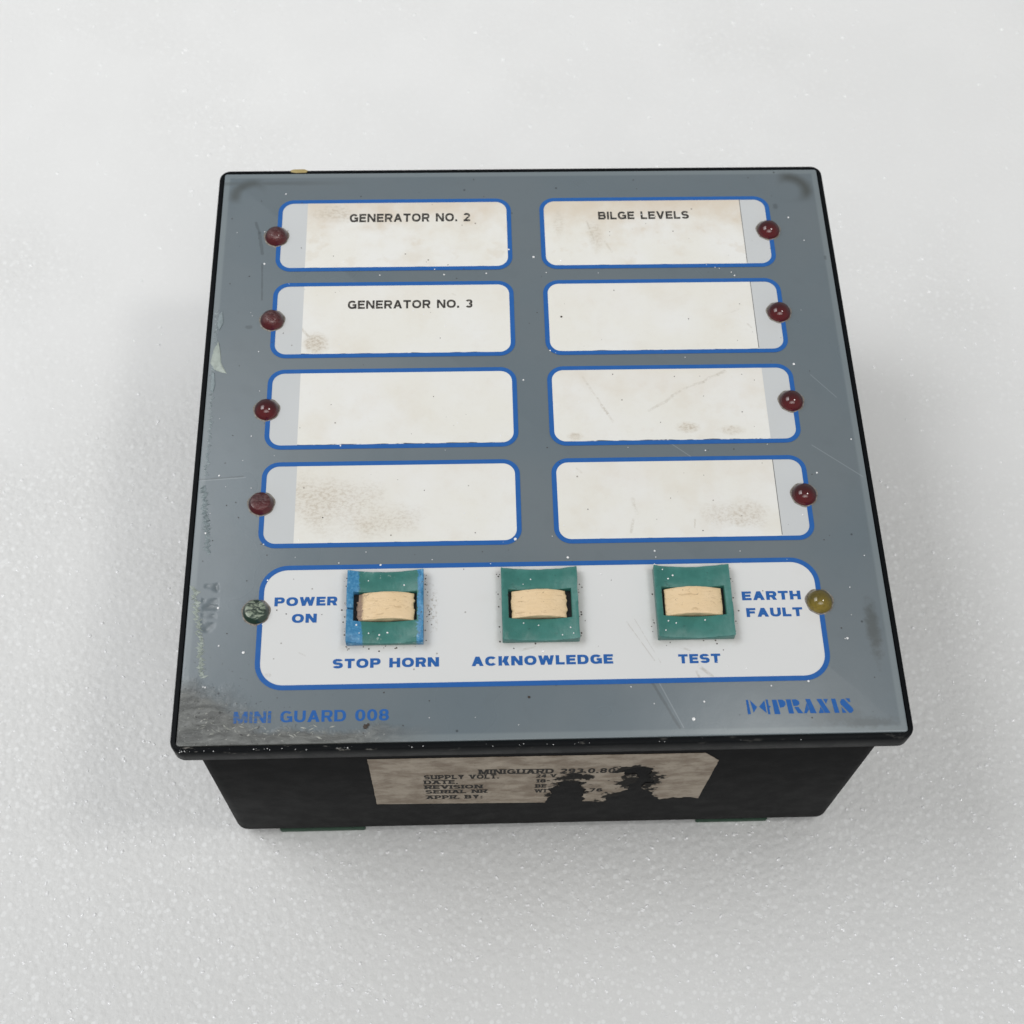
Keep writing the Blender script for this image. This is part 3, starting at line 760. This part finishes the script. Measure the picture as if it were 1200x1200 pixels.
# rating label on the front of the case, torn in two places
def rl():
    sx = lambda p: p
    # measured outline on the case front: x and height of the right half differ slightly, so stretch it
    pts = [(-35.3, -15.2), (-35.4, -46.9), (-20, -47.4), (-8, -47.9), (2.2, -48.3), (2.0, -45.0), (3.2, -42.2), (2.4, -38.4), (4.2, -36.2), (4.0, -33.4), (6.4, -32.0), (7.6, -34.0), (9.0, -33.2),
           (9.2, -36.6), (10.4, -38.6), (10.2, -42), (10.6, -48.2), (15.0, -48.4), (16.0, -45.0), (17.6, -44.0), (18.2, -41.4), (20.0, -39.4), (19.6, -37.0), (20.8, -34.2), (21.2, -31.0), (20.2, -28.6),
           (18.4, -28.8), (17.4, -26.8), (18.2, -25.0), (20.4, -24.0), (22.8, -24.2), (23.6, -27.0), (23.4, -30.2), (25.2, -34.6), (23.0, -35.8), (22.8, -39.6), (24.6, -40.6), (25.8, -44.8),
           (27.6, -47.6), (30, -46.6), (34.4, -46.4), (36.2, -47.6), (36.9, -20.5), (33.4, -15.4)]
    rnd = random.Random(3); out = []
    for k, (x, z) in enumerate(pts):
        x2, z2 = pts[(k + 1) % len(pts)]; L = math.hypot(x2 - x, z2 - z); inner = 3 < k < len(pts) - 4
        n = max(1, int(L / .7)); amp = .42 if inner else .07
        for i in range(n):
            t = i / n; out.append((x + (x2 - x) * t + rnd.uniform(-amp, amp), z + (z2 - z) * t + rnd.uniform(-amp, amp)))
    return out
M_rate = mat_rating()
def fill(name, lp, y, mat, parent, thick=.06):
    """filled outline standing on a vertical front face"""
    n = len(lp)
    bm = bmesh.new()
    vs = [bm.verts.new((x * MM, y * MM, z * MM)) for x, z in lp]
    es = [bm.edges.new((vs[i], vs[(i + 1) % n])) for i in range(n)]
    bmesh.ops.triangle_fill(bm, edges=es, use_beauty=True)
    r = bmesh.ops.extrude_face_region(bm, geom=list(bm.faces))
    for g_ in r['geom']:
        if isinstance(g_, bmesh.types.BMVert): g_.co.y += thick * MM
    bmesh.ops.recalc_face_normals(bm, faces=bm.faces)
    me = bpy.data.meshes.new(name); bm.to_mesh(me); bm.free(); me.materials.append(mat)
    o = bpy.data.objects.new(name, me); COL.objects.link(o); o.parent = parent; return o
rlabel = fill('rating_label', rl(), -69.22, M_rate, panel); rlabel.location = (0, 0, H * MM)
M_rink = mat_simple('worn_label_ink', (0.022, 0.019, 0.016), .5, .2, 1, .3, .1)
def serif_text(lines, y, parent):
    V, F = [], []
    for (t, x0, x1, z0, z1, sl) in lines:
        v, f = text_geo(t, x0, x1, z0, z1, (.30, .20), .27); b = len(V)
        V += [(x, y - q, z + sl * (x - x0) / (x1 - x0)) for x, z, q in v]; F += [tuple(b + i for i in q) for q in f]
    return put_mesh('lettering', V, F, M_rink, parent)
serif_text([('MINIGUARD 293.0.80', -12.8, 15.9, -26.4, -23.2, -.9), ('SUPPLY VOLT.', -24.3, -8.5, -29.2, -26.4, -.4), ('DATE.', -24.4, -17.2, -32.6, -30.0, -.2), ('REVISION', -24.4, -12.0, -36.1, -33.5, -.3),
            ('SERIAL NR', -24.3, -11.0, -39.5, -37.0, -.3), ('APPR. BY:', -24.3, -12.0, -43.6, -41.0, -.3), ('24 V', -.7, 3.6, -29.6, -27.4, 0), ('18-', -.6, 2.4, -33.1, -30.8, 0), ('BE', -.6, 1.8, -36.8, -34.4, 0),
            ('W1', -.6, 1.8, -40.4, -38.0, 0), ('76', 11.3, 14.2, -40.6, -38.2, 0)], -69.27, rlabel)

# film peeling off along the left edge
def flake(name, pts, lift, mat):
    n = len(pts); cx = sum(p[0] for p in pts) / n; cy = sum(p[1] for p in pts) / n
    V = [(x, y, .03) for x, y in pts] + [(cx + (x - cx) * .8, cy + (y - cy) * .9, lift * random.uniform(.5, 1.2)) for x, y in pts] + [(cx, cy, lift)]
    F = [(i, (i + 1) % n, n + (i + 1) % n, n + i) for i in range(n)] + [(n + i, n + (i + 1) % n, 2 * n) for i in range(n)]
    return put_mesh(name, V, F, mat, panel, at(), smooth=True)
M_flake = mat_simple('pale_lifted_film', (0.40, 0.45, 0.41), .35, .4, 1.5, .7)
M_flake2 = mat_simple('grey_lifted_film', (0.25, 0.30, 0.315), .3, .3, 1.5, .7)
flake('peeled_film', [(-69.9, 20.5), (-69.0, 22.8), (-68.4, 20.2), (-68.0, 17.0), (-66.6, 14.2), (-67.6, 14.4), (-69.4, 15.2), (-70.4, 17.0)], .28, M_flake)
flake('peeled_film', [(-69.9, 14.6), (-69.3, 14.4), (-68.9, 11.4), (-69.2, 9.4), (-70.0, 9.6), (-69.9, 12.0)], .2, M_flake2)
flake('peeled_film', [(-69.4, 30.0), (-68.6, 31.0), (-68.2, 27.6), (-69.0, 25.6), (-69.6, 27.0)], .2, M_flake2)
def frayed(x0, y0, x1, y1, w, n, mat, lift, spread=.5):
    V, F = [], []
    for k in range(n):
        t = k / n; x = x0 + (x1 - x0) * t + random.uniform(-.5, .5) * spread; y = y0 + (y1 - y0) * t + random.uniform(-.5, .5) * spread * (spread > 1)
        a = random.uniform(-.9, .6); L = w * random.uniform(.5, 1.1) * (1 if spread < 1 else 1.3); q = random.uniform(.12, .45) if spread < 1 else random.uniform(.05, .14)
        dx, dy = math.cos(a) * L, math.sin(a) * L; b = len(V)
        V += [(x - dx * .5, y - dy * .5, .02), (x - dy / L * q, y + dx / L * q, .04), (x + dx * .5, y + dy * .5, .02), (x + dy / L * q, y - dx / L * q, .04), (x, y, lift * random.uniform(.5, 1.3))]
        F += [(b, b + 1, b + 4), (b + 1, b + 2, b + 4), (b + 2, b + 3, b + 4), (b + 3, b, b + 4)]
    o = put_mesh('frayed_film', V, F, mat, panel, at()); o['kind'] = 'stuff'
    return o
frayed(-69.7, -37.5, -66.6, -57.0, 1.7, 60, M_flake, .35, .9)
frayed(-69.5, -14.0, -67.5, -30.0, 1.5, 60, M_flake2, .26, .8)
frayed(-69.8, 31, -69.2, -12, 1.1, 60, M_flake2, .2, .8)
M_glint = mat_simple('torn_film_glint', (0.46, 0.47, 0.43), .3, .3, 1, .5)  # pale film slivers, glints of the scuff put into their colour
frayed(-66.5, -63.0, -63.2, -69.8, .9, 9, M_glint, .25, 1.4)
frayed(-66.5, -67.2, -40.5, -68.6, 1.0, 34, M_glint, .14, 2.4)
# yellowish glue on the rear edge
v, f = prism([(-55.2, 71.3), (-54, 71.0), (-51.5, 71.1), (-51.1, 71.7), (-52, 72.15), (-54.5, 72.1), (-55.3, 71.8)], -.2, .0)
put_mesh('glue_residue', v, f, mat_simple('yellow_glue', (0.42, 0.33, 0.14), .4), panel, at(), bevel=.12)

# ------------------------------------------------------------------ loose dust on the panel
def specks(name, items, mat, label, cat, flatten=.6):
    V, F = [], []
    for (x, y, z, r) in items:
        b = len(V); n = 6; ph = random.random()
        V += [(x, y, z - r * .2)]
        for l, (q, hh) in enumerate(((.95, .1), (.8, .8))):
            for i in range(n):
                a = 2 * math.pi * (i + ph) / n; s = random.uniform(.8, 1.15)
                V.append((x + r * q * s * math.cos(a), y + r * q * s * math.sin(a), z + r * hh * flatten))
        V.append((x, y, z + r * 1.25 * flatten))
        for i in range(n):
            j = (i + 1) % n
            F += [(b, b + 1 + j, b + 1 + i), (b + 1 + i, b + 1 + j, b + 7 + j, b + 7 + i), (b + 7 + i, b + 7 + j, b + 13)]
    o = put_mesh(name, V, F, mat, None, (0, 0, H), smooth=True)
    o['kind'] = 'stuff'; o['label'] = label; o['category'] = cat
    return o
g = G('white_grain'); M_grain = g.fin((0.9, 0.9, 0.9), .15, .8, .4)
items = []
known = [(29.1, -67.4, .55), (-59.0, -51.75, .42), (-4.5, -27.6, .48), (-64.6, -42.0, .35), (0.4, -52.6, .5), (61.5, -51, .36), (60.2, -12.9, .3), (6.2, -32, .4), (40.5, -57, .3), (52.5, -60, .35),
         (-32.2, -33.0, .35), (24.2, -30.8, .3), (-66.5, -11.5, .3), (-56, 64.5, .28), (1.8, 45.2, .38), (-60, 44, .34), (58.6, 14.8, .38), (4.6, 19.2, .26), (-1.6, 11.5, .3)]
for x, y, r in known: items.append((x, y, .02, r * .8))
for k in range(140):
    x, y = random.uniform(-69, 69), random.uniform(-69, 69)
    if -52 < y < -34 and any(abs(x - c) < 8.4 for c in (-31, 0, 31)): continue
    if -68 < y < -62 and (x < -28 or x > 38): continue
    items.append((x, y, .05, random.choice((.09, .11, .13, .16, .22)) * random.uniform(.8, 1.15)))
for k in range(70):
    x = -70 + 120 * random.random() ** 2; items.append((x, -71.45 + random.uniform(-.5, .3), -.2, random.uniform(.05, .12)))
for cx in (-31.05, 0, 31.05):
    for k in range(7):
        dx = random.uniform(-7, 7); dy = random.choice((-1, 1)) * random.uniform(4, 7)
        items.append((cx + dx, -42.9 + dy, 1.05 + 1.35 * (dx / 7.68) ** 2 + .02, random.uniform(.1, .24)))
specks('white_dust', items, M_grain, 'tiny white dust grains scattered over the grey front of the panel', 'dust')
items = []
for k in range(150):
    x, y = random.uniform(-69, 69), random.uniform(-69, 69)
    if -52 < y < -34 and any(abs(x - c) < 8.4 for c in (-31, 0, 31)): continue
    items.append((x, y, .06, random.uniform(.05, .15)))
items += [(-34.6, -67.6, .03, .55), (-34.1, -67.2, .03, .35), (-2.8, -62.2, .03, .3), (7.5, 28.3, .07, .28)]
for cx in (-31.05, 0, 31.05):
    for k in range(46 if cx < -20 else 22):
        side = random.choice((0, 0, 1, 2)); t = random.uniform(-7.9, 7.9); d = 7.95 + abs(random.gauss(0, .5))
        x, y = ((cx + d, -42.9 + t), (cx - d, -42.9 + t), (cx + t, -42.9 - d))[side]
        items.append((x, y, .05, random.uniform(.06, .2)))
specks('dark_grit', items, mat_simple('dark_grit_material', (0.05, 0.035, 0.025), .6), 'dark brown grit gathered round the three switches and across the panel front', 'grit')
